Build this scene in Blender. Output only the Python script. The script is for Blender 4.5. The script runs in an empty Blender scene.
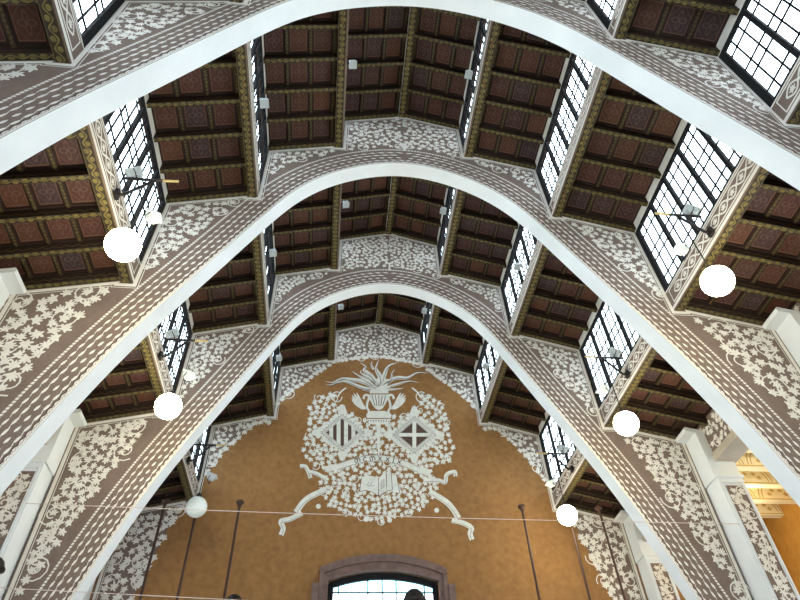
import bpy, math, random
import numpy as np
from mathutils import Matrix, Vector

# ------------------------------------------------------------------ camera, world, exposure
scene = bpy.context.scene
COL = scene.collection
cam_d = bpy.data.cameras.new('camera')
cam_d.sensor_width = 36.0
cam_d.lens = 36.0 * 596.75 / 800.0
cam_d.clip_start = 0.05
cam_d.clip_end = 300
cam = bpy.data.objects.new('camera', cam_d)
COL.objects.link(cam)
r_ = Vector((0.9940241, -0.1032551, -0.0354175))
u_ = Vector((-0.0493147, -0.7142267, 0.6981749))
f_ = Vector((0.0973862, 0.6922561, 0.7150506))
mw = Matrix.Identity(4)
for i in range(3):
    mw[i][0] = r_[i]; mw[i][1] = u_[i]; mw[i][2] = -f_[i]
mw[0][3], mw[1][3], mw[2][3] = -1.375, 0.0, 1.597
cam.matrix_world = mw
scene.camera = cam

world = bpy.data.worlds.new('sky')
scene.world = world
world.use_nodes = True
bg = world.node_tree.nodes['Background']
bg.inputs['Color'].default_value = (0.81, 0.92, 1.0, 1)
bg.inputs['Strength'].default_value = 6.0

scene.view_settings.view_transform = 'Standard'
scene.view_settings.look = 'None'
scene.view_settings.gamma = 1.0
scene.view_settings.use_curve_mapping = False
scene.view_settings.exposure = 0.0
try:
    scene.cycles.max_bounces = 10
    scene.cycles.diffuse_bounces = 6
    scene.cycles.transparent_max_bounces = 12
    scene.cycles.sample_clamp_indirect = 8.0
except Exception:
    pass

# ------------------------------------------------------------------ node helpers
class NT:
    def __init__(self, name):
        self.m = bpy.data.materials.new(name)
        self.m.use_nodes = True
        self.t = self.m.node_tree
        self.n = self.t.nodes
        self.b = self.n['Principled BSDF']
    def lk(self, a, b): self.t.links.new(a, b)
    def put(self, sock, v):
        if hasattr(v, 'default_value') or hasattr(v, 'is_output'): self.lk(v, sock)
        else: sock.default_value = v
    def M(self, op, a, b=None, c=None):
        nd = self.n.new('ShaderNodeMath'); nd.operation = op
        self.put(nd.inputs[0], a)
        if b is not None: self.put(nd.inputs[1], b)
        if c is not None: self.put(nd.inputs[2], c)
        return nd.outputs[0]
    def coord(self, kind='Object'):
        tc = self.n.new('ShaderNodeTexCoord')
        return tc.outputs[kind]
    def xyz(self, v):
        s = self.n.new('ShaderNodeSeparateXYZ'); self.lk(v, s.inputs[0]); return s.outputs
    def noise(self, v, scale, detail=3, rough=0.55, sc=(1, 1, 1)):
        if sc != (1, 1, 1):
            mp = self.n.new('ShaderNodeMapping'); mp.inputs['Scale'].default_value = sc
            self.lk(v, mp.inputs[0]); v = mp.outputs[0]
        nd = self.n.new('ShaderNodeTexNoise')
        nd.inputs['Scale'].default_value = scale; nd.inputs['Detail'].default_value = detail
        nd.inputs['Roughness'].default_value = rough
        self.lk(v, nd.inputs['Vector']); return nd.outputs[0]
    def mix(self, f, a, b):
        nd = self.n.new('ShaderNodeMix'); nd.data_type = 'RGBA'
        self.put(nd.inputs[0], f)
        self.put(nd.inputs[6], a if not isinstance(a, tuple) else a + (1,) if len(a) == 3 else a)
        self.put(nd.inputs[7], b if not isinstance(b, tuple) else b + (1,) if len(b) == 3 else b)
        return nd.outputs[2]
    def ramp(self, f, stops):
        nd = self.n.new('ShaderNodeValToRGB'); cr = nd.color_ramp
        cr.elements[0].position = stops[0][0]; cr.elements[0].color = stops[0][1] + (1,)
        cr.elements[1].position = stops[-1][0]; cr.elements[1].color = stops[-1][1] + (1,)
        for p, c in stops[1:-1]:
            e = cr.elements.new(p); e.color = c + (1,)
        self.put(nd.inputs[0], f); return nd.outputs[0]
    def bump(self, h, strength=0.3, dist=0.01):
        nd = self.n.new('ShaderNodeBump'); nd.inputs['Strength'].default_value = strength
        nd.inputs['Distance'].default_value = dist
        self.lk(h, nd.inputs['Height']); self.lk(nd.outputs[0], self.b.inputs['Normal'])
    def done(self, col, rough=0.8, spec=0.3):
        self.put(self.b.inputs['Base Color'], col if not isinstance(col, tuple) else col + (1,))
        self.b.inputs['Roughness'].default_value = rough
        self.b.inputs['Specular IOR Level'].default_value = spec
        return self.m

def srgb(r, g, b):
    f = lambda c: (c / 255 / 12.92) if c <= 10 else ((c / 255 + 0.055) / 1.055) ** 2.4
    return (f(r), f(g), f(b))

def mat_plaster(name, c1, c2, scale=3.0, streak=False, rough=0.85):
    k = NT(name); o = k.coord()
    n = k.noise(o, scale, 4)
    if streak:
        s = k.noise(o, 9.0, 3, sc=(1.2, 1.2, 7.0))
        n = k.M('ADD', k.M('MULTIPLY', n, 0.45), k.M('MULTIPLY', s, 0.55))
    col = k.ramp(n, [(0.3, c1), (0.7, c2)])
    k.bump(k.noise(o, 60, 2), 0.15, 0.004)
    return k.done(col, rough)

def mat_plain(name, c, rough=0.6, metal=0.0, var=0.15):
    k = NT(name); o = k.coord()
    n = k.noise(o, 25, 3)
    lo = tuple(x * (1 - var) for x in c); hi = tuple(min(1, x * (1 + var)) for x in c)
    m = k.done(k.ramp(n, [(0.3, lo), (0.7, hi)]), rough)
    k.b.inputs['Metallic'].default_value = metal
    return m

def mat_gold_band(name, half, dark, gold, period=0.26, bright=1.0):
    # leaf scroll painted along local X, width 2*half in local Y
    k = NT(name); x, y, z = k.xyz(k.coord())
    v = k.M('DIVIDE', y, half)
    ph = k.M('MULTIPLY', x, 2 * math.pi / period)
    s = k.M('MULTIPLY', k.M('SINE', ph), 0.42)
    line = k.M('LESS_THAN', k.M('ABSOLUTE', k.M('SUBTRACT', v, s)), 0.16)
    # leaves sit in the hollows of the wave
    fx = k.M('SUBTRACT', k.M('FRACT', k.M('DIVIDE', x, period / 2)), 0.5)
    side = k.M('SIGN', k.M('SINE', ph))
    vy = k.M('ADD', v, k.M('MULTIPLY', side, 0.30))
    lf = k.M('ADD', k.M('POWER', k.M('MULTIPLY', fx, 3.0), 2.0), k.M('POWER', k.M('MULTIPLY', vy, 2.4), 2.0))
    leaf = k.M('LESS_THAN', lf, 1.0)
    edge = k.M('GREATER_THAN', k.M('ABSOLUTE', v), 0.86)
    m = k.M('MAXIMUM', k.M('MAXIMUM', line, leaf), k.M('MULTIPLY', edge, 0.5))
    n = k.noise(k.coord(), 14, 2)
    g = k.ramp(n, [(0.35, tuple(c * 0.55 for c in gold)), (0.65, gold)])
    return k.done(k.mix(m, dark, g), 0.55, 0.4)

def mat_zigzag(name, dark, line, h):
    k = NT(name); x, y, z = k.xyz(k.coord())
    tri = k.M('PINGPONG', x, 0.09)
    d = k.M('ABSOLUTE', k.M('SUBTRACT', k.M('ADD', k.M('MULTIPLY', tri, 0.5), 0.3 * h), z))
    m = k.M('LESS_THAN', d, 0.008)
    n = k.noise(k.coord(), 10, 3, sc=(0.3, 3, 3))
    base = k.ramp(n, [(0.3, tuple(c * 0.7 for c in dark)), (0.7, tuple(c * 1.25 for c in dark))])
    return k.done(k.mix(k.M('MULTIPLY', m, 0.6), base, line), 0.65)

def mat_coffer(name, hx, hy):
    k = NT(name); x, y, z = k.xyz(k.coord())
    u = k.M('DIVIDE', x, hx); v = k.M('DIVIDE', y, hy)
    au = k.M('ABSOLUTE', u); av = k.M('ABSOLUTE', v)
    mx = k.M('MAXIMUM', au, av)
    oi = k.n.new('ShaderNodeObjectInfo')
    rnd = oi.outputs['Random']
    base = k.ramp(rnd, [(0.0, srgb(74, 46, 37)), (0.25, srgb(89, 55, 38)), (0.45, srgb(72, 44, 43)),
                        (0.6, srgb(60, 45, 49)), (0.78, srgb(84, 52, 36)), (0.9, srgb(56, 46, 50)), (1.0, srgb(80, 48, 39))])
    frame = srgb(44, 29, 24)
    ln = srgb(112, 79, 66)
    col = k.mix(k.M('GREATER_THAN', mx, 0.80), base, frame)
    onl = k.M('LESS_THAN', k.M('ABSOLUTE', k.M('SUBTRACT', mx, 0.76)), 0.035)
    col = k.mix(k.M('MULTIPLY', onl, 0.75), col, ln)
    r = k.M('SQRT', k.M('ADD', k.M('MULTIPLY', u, u), k.M('MULTIPLY', v, v)))
    th = k.M('ARCTAN2', v, u)
    pet = k.M('ADD', 0.34, k.M('MULTIPLY', k.M('COSINE', k.M('MULTIPLY', th, 4.0)), 0.16))
    flower = k.M('LESS_THAN', k.M('ABSOLUTE', k.M('SUBTRACT', r, pet)), 0.07)
    core = k.M('LESS_THAN', r, 0.12)
    dia = k.M('LESS_THAN', k.M('ABSOLUTE', k.M('SUBTRACT', k.M('ADD', au, av), 0.92)), 0.045)
    n = k.noise(k.coord(), 22, 3)
    mot = k.M('MULTIPLY', k.M('MAXIMUM', k.M('MAXIMUM', flower, core), k.M('MULTIPLY', k.M('MULTIPLY', dia, k.M('LESS_THAN', mx, 0.74)), 0.8)), 0.55)
    col = k.mix(k.M('MULTIPLY', mot, k.M('ADD', n, 0.2)), col, srgb(112, 88, 82))
    col = k.mix(k.M('MULTIPLY', k.M('SUBTRACT', n, 0.4), 0.5), col, srgb(40, 26, 22))
    return k.done(col, 0.6)

def mat_glass(name, tint):
    m = bpy.data.materials.new(name); m.use_nodes = True
    t = m.node_tree; t.nodes.clear()
    o = t.nodes.new('ShaderNodeOutputMaterial')
    tr = t.nodes.new('ShaderNodeBsdfTransparent'); tr.inputs[0].default_value = tint + (1,)
    gl = t.nodes.new('ShaderNodeBsdfGlossy'); gl.inputs['Roughness'].default_value = 0.12
    mx = t.nodes.new('ShaderNodeMixShader'); mx.inputs[0].default_value = 0.06
    t.links.new(tr.outputs[0], mx.inputs[1]); t.links.new(gl.outputs[0], mx.inputs[2])
    t.links.new(mx.outputs[0], o.inputs[0])
    return m

def mat_emit(name, c, s):
    k = NT(name)
    k.b.inputs['Emission Color'].default_value = c + (1,)
    k.b.inputs['Emission Strength'].default_value = s
    return k.done((0.9, 0.9, 0.86), 0.25)

MT = {
 'brown': mat_plaster('brown_sgraffito_plaster', srgb(104, 88, 80), srgb(130, 113, 104), 3, True),
 'cream': mat_plaster('cream_paint', srgb(212, 207, 198), srgb(228, 224, 216), 4),
 'creamd': mat_plaster('cream_emblem_paint', srgb(205, 205, 196), srgb(226, 226, 218), 5),
 'white': mat_plaster('white_plaster', srgb(216, 221, 224), srgb(229, 233, 235), 1.2),
 'ochre': mat_plaster('ochre_plaster', srgb(130, 93, 54), srgb(148, 109, 66), 7.0),
 'orange': mat_plaster('orange_plaster', srgb(176, 124, 52), srgb(192, 140, 66), 4),
 'buff': mat_plaster('buff_plaster', srgb(230, 218, 180), srgb(240, 230, 198), 2.0),
 'cornice': mat_plaster('cornice_paint', srgb(168, 158, 142), srgb(186, 176, 160), 3.0),
 'buffdark': mat_plaster('buff_line_paint', srgb(190, 160, 96), srgb(204, 176, 112), 2.0),
 'wood': mat_plain('dark_wood', srgb(58, 38, 30), 0.6),
 'black': mat_plain('black_iron', srgb(20, 20, 24), 0.85),
 'iron': mat_plain('dark_metal', srgb(44, 40, 40), 0.4, 0.4),
 'pole': mat_plain('dark_brown_pole', srgb(66, 44, 36), 0.5),
 'stone': mat_plaster('brown_stone', srgb(96, 78, 74), srgb(120, 100, 94), 6),
 'grey': mat_plain('pale_grey_housing', srgb(188, 196, 198), 0.4, 0.0, 0.05),
 'tan': mat_plain('tan_tip', srgb(190, 165, 110), 0.5),
 'wire': mat_plain('pale_pink_cable', srgb(206, 190, 184), 0.6),
 'floor': mat_plaster('pale_stone_floor', srgb(196, 190, 180), srgb(214, 208, 198), 1.5),
 'slate': mat_plain('roof_boarding', srgb(60, 44, 36), 0.8),
 'glass': mat_glass('clear_pane', (0.97, 0.99, 1.0)),
 'glassb': mat_glass('blue_green_pane', (0.62, 0.82, 0.86)),
 'beamgold': mat_gold_band('gold_scroll_band', 0.055, srgb(36, 27, 18), srgb(116, 103, 54)),
 'edgegold': mat_gold_band('gold_leaf_edge_band', 0.09, srgb(40, 30, 21), srgb(124, 110, 60), 0.26),
 'ribgold': mat_gold_band('gold_rib_band', 0.03, srgb(40, 28, 20), srgb(100, 86, 48), 0.14),
 'beamside': mat_zigzag('dark_beam_side', srgb(38, 26, 21), srgb(104, 88, 50), 0.19),
 'lit': mat_emit('lit_globe', (1.0, 0.91, 0.63), 60.0),
 'unlit': mat_plain('white_opal_globe', srgb(222, 230, 230), 0.12, 0.0, 0.02),
 'aislelit': mat_emit('aisle_lamp_glow', (1.0, 0.88, 0.58), 260.0),
 'dark': mat_plain('dark_ink', srgb(84, 66, 56), 0.8),
}
COFX, COFY = 0.215, 0.25
MT['coffer'] = mat_coffer('painted_coffer', COFX, COFY)

# ------------------------------------------------------------------ mesh helpers
class MB:
    def __init__(self): self.v = []; self.f = []; self.m = []
    def face(self, pts, mi=0):
        i = len(self.v); self.v += [tuple(p) for p in pts]
        self.f.append(tuple(range(i, i + len(pts)))); self.m.append(mi)
    def box(self, x0, x1, y0, y1, z0, z1, mi=0, mats=None):
        i = len(self.v)
        self.v += [(x0,y0,z0),(x1,y0,z0),(x1,y1,z0),(x0,y1,z0),(x0,y0,z1),(x1,y0,z1),(x1,y1,z1),(x0,y1,z1)]
        fs = [(0,3,2,1),(4,5,6,7),(0,1,5,4),(2,3,7,6),(1,2,6,5),(3,0,4,7)]   # bottom top -y +y +x -x
        for k, f in enumerate(fs):
            self.f.append(tuple(i + a for a in f)); self.m.append(mats[k] if mats else mi)
    def prism(self, poly, y0, y1, mi=0, miside=None):
        # poly in (x,z), extruded in y
        n = len(poly); i = len(self.v)
        self.v += [(p[0], y0, p[1]) for p in poly] + [(p[0], y1, p[1]) for p in poly]
        self.f.append(tuple(range(i, i + n))); self.m.append(mi)
        self.f.append(tuple(range(i + 2 * n - 1, i + n - 1, -1))); self.m.append(mi)
        for k in range(n):
            a, b = k, (k + 1) % n
            self.f.append((i + a, i + n + a, i + n + b, i + b)); self.m.append(mi if miside is None else miside)
    def tube(self, pts, rad, seg=8, mi=0, cap=True):
        pts = [Vector(p) for p in pts]
        if not isinstance(rad, (list, tuple)): rad = [rad] * len(pts)
        rings = []
        for k, p in enumerate(pts):
            d = (pts[min(k + 1, len(pts) - 1)] - pts[max(k - 1, 0)]).normalized()
            a = Vector((0, 0, 1)) if abs(d.z) < 0.9 else Vector((1, 0, 0))
            s = d.cross(a).normalized(); t = s.cross(d).normalized()
            base = len(self.v)
            for j in range(seg):
                an = 2 * math.pi * j / seg
                self.v.append(tuple(p + (s * math.cos(an) + t * math.sin(an)) * rad[k]))
            rings.append(base)
        for k in range(len(pts) - 1):
            for j in range(seg):
                j2 = (j + 1) % seg
                self.f.append((rings[k] + j, rings[k] + j2, rings[k + 1] + j2, rings[k + 1] + j)); self.m.append(mi)
        if cap:
            self.f.append(tuple(rings[0] + j for j in range(seg))); self.m.append(mi)
            self.f.append(tuple(rings[-1] + j for j in reversed(range(seg)))); self.m.append(mi)
    def lathe(self, prof, cx=0, cy=0, cz=0, seg=24, mi=0):
        n0 = len(self.v)
        for (r, z) in prof:
            for j in range(seg):
                a = 2 * math.pi * j / seg
                self.v.append((cx + r * math.cos(a), cy + r * math.sin(a), cz + z))
        for k in range(len(prof) - 1):
            for j in range(seg):
                j2 = (j + 1) % seg
                self.f.append((n0 + k * seg + j, n0 + k * seg + j2, n0 + (k + 1) * seg + j2, n0 + (k + 1) * seg + j)); self.m.append(mi)
    def spread(self, axis=1, amp=0.0022):
        # overlapping strokes of paint lie one over the other instead of in one plane
        rg = random.Random(1)
        for f in self.f:
            d = rg.uniform(-amp, amp)
            for i in f:
                v = list(self.v[i]); v[axis] += d; self.v[i] = tuple(v)
        return self
    def mesh(self, name, mats, smooth=False):
        me = bpy.data.meshes.new(name)
        me.from_pydata(self.v, [], self.f)
        for m in mats: me.materials.append(MT[m])
        if len(mats) > 1: me.polygons.foreach_set('material_index', self.m)
        if smooth: me.polygons.foreach_set('use_smooth', [True] * len(me.polygons))
        me.update()
        return me

def link(name, me, parent=None, loc=None, rot=None):
    o = bpy.data.objects.new(name, me); COL.objects.link(o)
    if parent is not None: o.parent = parent
    if loc is not None: o.location = loc
    if rot is not None: o.rotation_euler = rot
    return o
def build(mb, name, mats, parent=None, loc=None, rot=None, smooth=False):
    return link(name, mb.mesh(name, mats, smooth), parent, loc, rot)
def tag(o, label, cat=None, group=None, kind=None):
    if label: o['label'] = label
    if cat: o['category'] = cat
    if group: o['group'] = group
    if kind: o['kind'] = kind
    return o
def empty(name, loc=(0, 0, 0), parent=None):
    return link(name, None, parent, loc)

# ------------------------------------------------------------------ section of the hall (x across, y along, z up)
YA, YB, YC, YD = 3.694, 7.665, 11.665, 15.819
T = 0.367
W1, W2, W3, W4 = 1.55, 3.31, 5.12, 7.0
ZR = 16.69
Z1T, Z1B = 16.205, 14.82
Z2T, Z2B = 14.44, 12.48
Z3T, Z3B = 12.075, 9.61
Z4T = 9.26
EB = 0.18      # width of the edge beam at the inner side of each lower roof
JOG = 0.06
OUT = [(0, ZR), (W1, Z1T), (W1, Z1B), (W1 + EB, Z1B), (W1 + EB, Z1B + JOG), (W2, Z2T), (W2, Z2B), (W2 + EB, Z2B), (W2 + EB, Z2B + JOG),
       (W3, Z3T), (W3, Z3B), (W3 + EB, Z3B), (W3 + EB, Z3B + JOG), (W4, Z4T)]
KX = np.array([0, 1.35, 2.0, 2.6, 3.2, 4.0, 4.8, 5.4, 5.8, 6.4, 7.0])
KZ = np.array([14.29, 13.89, 13.42, 12.70, 11.62, 10.05, 8.45, 6.98, 5.80, 3.95, 2.0])
def _spline(x, z):
    n = len(x); A = np.zeros((n, n)); r = np.zeros(n); h = np.diff(x)
    A[0, 0] = 2 * h[0]; A[0, 1] = h[0]; r[0] = 6 * ((z[1] - z[0]) / h[0] - 0)
    A[-1, -1] = 1
    for i in range(1, n - 1):
        A[i, i - 1] = h[i - 1]; A[i, i] = 2 * (h[i - 1] + h[i]); A[i, i + 1] = h[i]
        r[i] = 6 * ((z[i + 1] - z[i]) / h[i] - (z[i] - z[i - 1]) / h[i - 1])
    return np.linalg.solve(A, r)
KM = _spline(KX, KZ)
def arch_z(x):
    x = min(abs(x), 7.0)
    i = min(max(int(np.searchsorted(KX, x)) - 1, 0), len(KX) - 2)
    h = KX[i + 1] - KX[i]; a = (KX[i + 1] - x) / h; b = (x - KX[i]) / h
    return float(a * KZ[i] + b * KZ[i + 1] + ((a ** 3 - a) * KM[i] + (b ** 3 - b) * KM[i + 1]) * h * h / 6)
ARC = []      # points of the right half with outward normals, even in arc length
_xs = np.linspace(0, 7.0, 1401); _zs = np.array([arch_z(x) for x in _xs])
_s = np.concatenate([[0], np.cumsum(np.hypot(np.diff(_xs), np.diff(_zs)))])
ARCLEN = float(_s[-1])
def arc_at(s, d=0.0):
    """point on the right half of the intrados at arc length s, offset d outwards (up into the wall)"""
    x = float(np.interp(s, _s, _xs)); e = 0.02
    z = arch_z(x)
    dx, dz = (arch_z(x + e) - arch_z(max(0, x - e))) if x > e else 0.0, (min(x + e, 7.0) - max(0, x - e))
    tx, tz = dz, dx
    n = math.hypot(tx, tz); tx, tz = tx / n, tz / n
    return (x - tz * d * 1.0, z + tx * d), (tx, tz)
def arc_dist(x, z):
    """rough distance of a point above the intrados"""
    x = abs(x); g = (arch_z(x + 0.05) - arch_z(max(0, x - 0.05))) / (0.05 + min(0.05, x))
    return (z - arch_z(x)) / math.sqrt(1 + g * g)

def inset_poly(poly, d):
    """offset an open polyline to its right-hand side by d with mitred corners"""
    res = []
    n = len(poly)
    for i in range(n):
        ds = []
        for a, b in ((i - 1, i), (i, i + 1)):
            if a < 0 or b >= n: continue
            vx, vz = poly[b][0] - poly[a][0], poly[b][1] - poly[a][1]
            l = math.hypot(vx, vz)
            if l > 1e-9: ds.append((vx / l, vz / l))
        if len(ds) == 1: ds *= 2
        n1 = (ds[0][1], -ds[0][0]); n2 = (ds[1][1], -ds[1][0])
        mx, mz = n1[0] + n2[0], n1[1] + n2[1]
        l2 = (mx * mx + mz * mz)
        k = 2 * d / l2 if l2 > 0.15 else d
        res.append((poly[i][0] + mx * k, poly[i][1] + mz * k))
    return res

# ---- flat painted shapes, drawn in (x, z)
LEAF = [(0.0, -0.34)]
_half = []
for a, r, w in ((-38, 0.72, 15), (18, 0.96, 14), (60, 0.86, 11)):
    _half += [(a - w - 11, 0.44 if a > -30 else 0.34), (a - w, r * 0.74), (a, r), (a + w, r * 0.78)]
_half += [(77, 0.50), (82, 0.82)]
for a, r in _half: LEAF.append((math.cos(math.radians(a)) * r, math.sin(math.radians(a)) * r))
LEAF += [(0.0, 1.05)] + [(-x, z) for x, z in reversed(LEAF[1:])]
def leaf(mb, mapf, x, z, r, an, mi=0):
    c, s = math.cos(an), math.sin(an)
    mb.face([mapf(x + r * (c * p[0] - s * p[1]), z + r * (s * p[0] + c * p[1])) for p in LEAF], mi)
def strip(mb, mapf, pts, w, mi=0, taper=False):
    n = len(pts); L = []; R = []
    for i, p in enumerate(pts):
        a = pts[max(i - 1, 0)]; b = pts[min(i + 1, n - 1)]
        dx, dz = b[0] - a[0], b[1] - a[1]; l = math.hypot(dx, dz) or 1
        ww = (w[i] if isinstance(w, (list, tuple)) else w) / 2
        L.append((p[0] - dz / l * ww, p[1] + dx / l * ww)); R.append((p[0] + dz / l * ww, p[1] - dx / l * ww))
    for i in range(n - 1):
        mb.face([mapf(*L[i]), mapf(*L[i + 1]), mapf(*R[i + 1]), mapf(*R[i])], mi)
def disc(mb, mapf, x, z, r, seg=10, mi=0, rz=None):
    mb.face([mapf(x + r * math.cos(2 * math.pi * k / seg), z + (rz or r) * math.sin(2 * math.pi * k / seg)) for k in range(seg)], mi)
def smooth_line(pts, n=8):
    """Catmull-Rom through points"""
    P = [pts[0]] + list(pts) + [pts[-1]]; out = []
    for i in range(1, len(P) - 2):
        for k in range(n):
            t = k / n
            out.append(tuple(0.5 * (2 * P[i][j] + (P[i + 1][j] - P[i - 1][j]) * t + (2 * P[i - 1][j] - 5 * P[i][j] + 4 * P[i + 1][j] - P[i + 2][j]) * t * t
                                    + (3 * P[i][j] - P[i - 1][j] - 3 * P[i + 1][j] + P[i + 2][j]) * t ** 3) for j in range(2)))
    out.append(tuple(pts[-1])); return out
def in_poly(x, z, poly):
    c = False; n = len(poly); j = n - 1
    for i in range(n):
        if (poly[i][1] > z) != (poly[j][1] > z) and x < (poly[j][0] - poly[i][0]) * (z - poly[i][1]) / (poly[j][1] - poly[i][1]) + poly[i][0]: c = not c
        j = i
    return c
def scatter(rng, test, bb, dmin, tries):
    pts = []; cell = {}
    for _ in range(tries):
        x = rng.uniform(bb[0], bb[1]); z = rng.uniform(bb[2], bb[3])
        if not test(x, z): continue
        cx, cz = int(x // dmin), int(z // dmin); ok = True
        for i in (-1, 0, 1):
            for j in (-1, 0, 1):
                for q in cell.get((cx + i, cz + j), ()):
                    if (q[0] - x) ** 2 + (q[1] - z) ** 2 < dmin * dmin: ok = False
        if ok:
            pts.append((x, z)); cell.setdefault((cx, cz), []).append((x, z))
    return pts
def foliage(mb, mapf, rng, test, bb, dmin, rad, tries=6000, spiral=0.5):
    for (x, z) in scatter(rng, test, bb, dmin, tries):
        leaf(mb, mapf, x, z, rad * rng.uniform(0.82, 1.12), rng.uniform(0, 2 * math.pi))
    for (x, z) in scatter(rng, test, bb, spiral, tries // 8):
        a0 = rng.uniform(0, 6.28); dr = rng.choice((-1, 1)); R = spiral * 0.42
        pts = [(x + R * (0.25 + 0.75 * t / 16) * math.cos(a0 + dr * t * 0.55), z + R * (0.25 + 0.75 * t / 16) * math.sin(a0 + dr * t * 0.55)) for t in range(17)]
        strip(mb, mapf, pts, 0.028)

# region of the lower spandrel, between the border and the arch band
BAND = 0.64
def spandrel_regions():
    regs = []
    ins = 0.17
    c = [(0, ZR - ins), (W1 - ins, Z1T - ins * 0.95), (W1 - ins, 12), (0, 12)]
    regs.append((c, (0, W1, 13, 17), 0.135, 0.094))
    regs.append(([(W1 + 0.25, Z1B - ins), (W2 - ins, Z2T - ins), (W2 - ins, 11), (W1 + 0.1, 11)], (W1, W2, 12, 15), 0.135, 0.094))
    regs.append(([(W2 + 0.2, Z2B - ins + 0.02), (W3 - ins, Z3T - ins), (W3 - ins, 7), (W2 + 0.2, 7)], (W2, W3, 8, 13), 0.142, 0.106))
    regs.append(([(W3 + 0.2, Z3B - ins + 0.03), (W4 - ins - 0.04, Z4T - ins), (W4 - ins - 0.04, 4.2), (W3, 4.2)], (W3, W4, 4, 10), 0.168, 0.134))
    return regs
def paint_arch(mb_leaf, mb_line, mb_band, y, rng, kd=1.0, kr=1.0):
    for s in (-1, 1):
        mp = lambda x, z, s=s: (s * x, y, z)
        for poly, bb, dm, rad in spandrel_regions():
            t = lambda x, z: in_poly(x, z, poly) and arc_dist(x, z) > BAND + 0.12 + (0.10 if poly[0][0] > W3 else 0) and x > 0.07
            foliage(mb_leaf, mp, rng, t, bb, dm * kd, rad * kr, 30000, 0.42 if rad < 0.12 else 0.6)
        strip(mb_leaf, mp, [(0.0, 14.90), (0.0, 15.22)], 0.05)
        strip(mb_leaf, mp, smooth_line([(0.0, 15.15), (0.10, 15.28), (0.24, 15.34)], 4), 0.045)
        # border lines
        o = OUT + [(W4, 8.12), (W4 + 0.0, 2.0)]
        a, b = inset_poly(o, 0.03), inset_poly(o, 0.10)
        for i in range(len(o) - 1): mb_line.face([mp(*a[i]), mp(*a[i + 1]), mp(*b[i + 1]), mp(*b[i])])
        a, b = inset_poly(o, 0.125), inset_poly(o, 0.140)
        for i in range(len(o) - 1): mb_line.face([mp(*a[i]), mp(*a[i + 1]), mp(*b[i + 1]), mp(*b[i])])
        n = int(ARCLEN / 0.06)
        for k in range(n):       # twisted rope line along the outer edge of the band
            s0 = k * ARCLEN / n; ds = ARCLEN / n
            if arc_at(s0, 0.6)[0][0] < 0: continue
            p = [arc_at(s0, 0.585)[0], arc_at(s0 + ds * 0.75, 0.585)[0], arc_at(s0 + ds, 0.63)[0], arc_at(s0 + ds * 0.25, 0.63)[0]]
            mb_band.face([mp(*q) for q in p])
        for row, (d, L) in enumerate(((0.125, 0.15), (0.24, 0.125), (0.36, 0.165), (0.475, 0.14))):
            n = int(ARCLEN / 0.19)
            for k in range(-2, n):
                s0 = (k + 0.37 * row) * ARCLEN / n
                if s0 + L > ARCLEN or s0 < 0: continue
                p = [arc_at(s0 + L * t, d + dd)[0] for t, dd in ((0, -0.010), (0.3, -0.022), (0.62, -0.022), (0.88, -0.006), (1.0, 0.014), (0.72, 0.024), (0.4, 0.020), (0.15, 0.004))]
                mb_band.face([mp(*q) for q in p])
                if row in (0, 2, 3):
                    p = [arc_at(s0 + L * t, d + dd)[0] for t, dd in ((1.0, 0.0), (1.3, -0.010), (1.3, 0.002), (1.0, 0.014))]
                    mb_band.face([mp(*q) for q in p])
        nn = 160
        for k in range(nn):       # pale edge with small bites along the soffit
            p = [arc_at(ARCLEN * k / nn, 0.0)[0], arc_at(ARCLEN * (k + 1) / nn, 0.0)[0], arc_at(ARCLEN * (k + 1) / nn, 0.072)[0], arc_at(ARCLEN * k / nn, 0.072)[0]]
            mb_band.face([mp(*q) for q in p])
        strip(mb_band, lambda x, z, s=s: (s * x, y - 0.003, z), [arc_at(ARCLEN * k / 640, 0.072 + 0.012 * math.sin(k * 1.05))[0] for k in range(641)], 0.022, 1)
        strip(mb_band, lambda x, z, s=s: (s * x, y - 0.002, z), [arc_at(ARCLEN * k / 900, 0.038 + 0.014 * math.sin(k * 2.0))[0] for k in range(901)], 0.006, 1)

# ------------------------------------------------------------------ the diaphragm arches
xs = sorted(set([round(float(x), 4) for x in np.linspace(0, 7.0, 85)] + [W1, W2, W3, W1 + EB, W2 + EB, W3 + EB]))
def roof_z(x, side):
    """roof outline height at x; side -1/+1 picks the value left or right of a step"""
    x2 = x + side * 1e-5
    for a, b in zip(OUT[:-1], OUT[1:]):
        if b[0] > a[0] and a[0] <= x2 <= b[0]:
            return a[1] + (b[1] - a[1]) * (x - a[0]) / (b[0] - a[0])
    return Z4T
def arch_mesh():
    mb = MB()
    for s in (-1, 1):
        for a, b in zip(xs[:-1], xs[1:]):
            za, zb = arch_z(a), arch_z(b); ta, tb = roof_z(a, 1), roof_z(b, -1)
            P = [(s * a, za), (s * b, zb), (s * b, tb), (s * a, ta)]
            fr = [(p[0], 0, p[1]) for p in P]; bk = [(p[0], T, p[1]) for p in P]
            if s < 0: fr = fr[::-1]; bk = bk[::-1]
            mb.face(fr, 0); mb.face(bk[::-1], 0)
            q = [(s * a, 0, za), (s * a, T, za), (s * b, T, zb), (s * b, 0, zb)]
            mb.face(q if s > 0 else q[::-1], 1)
            q = [(s * a, 0, ta), (s * b, 0, tb), (s * b, T, tb), (s * a, T, ta)]
            mb.face(q if s > 0 else q[::-1], 0)
        for (x, z0), (x2, z1) in zip(OUT[:-1], OUT[1:]):
            if abs(x - x2) < 1e-6: mb.face([(s * x, 0, z0), (s * x, T, z0), (s * x, T, z1), (s * x, 0, z1)], 0)
        # foot below the springing
        mb.box(min(s * 6.9, s * 7.0), max(s * 6.9, s * 7.0), 0, T, 0, 2.3, 1)
    return mb.mesh('wall_arch', ['brown', 'white'])
ARCH_ME = arch_mesh()
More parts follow.
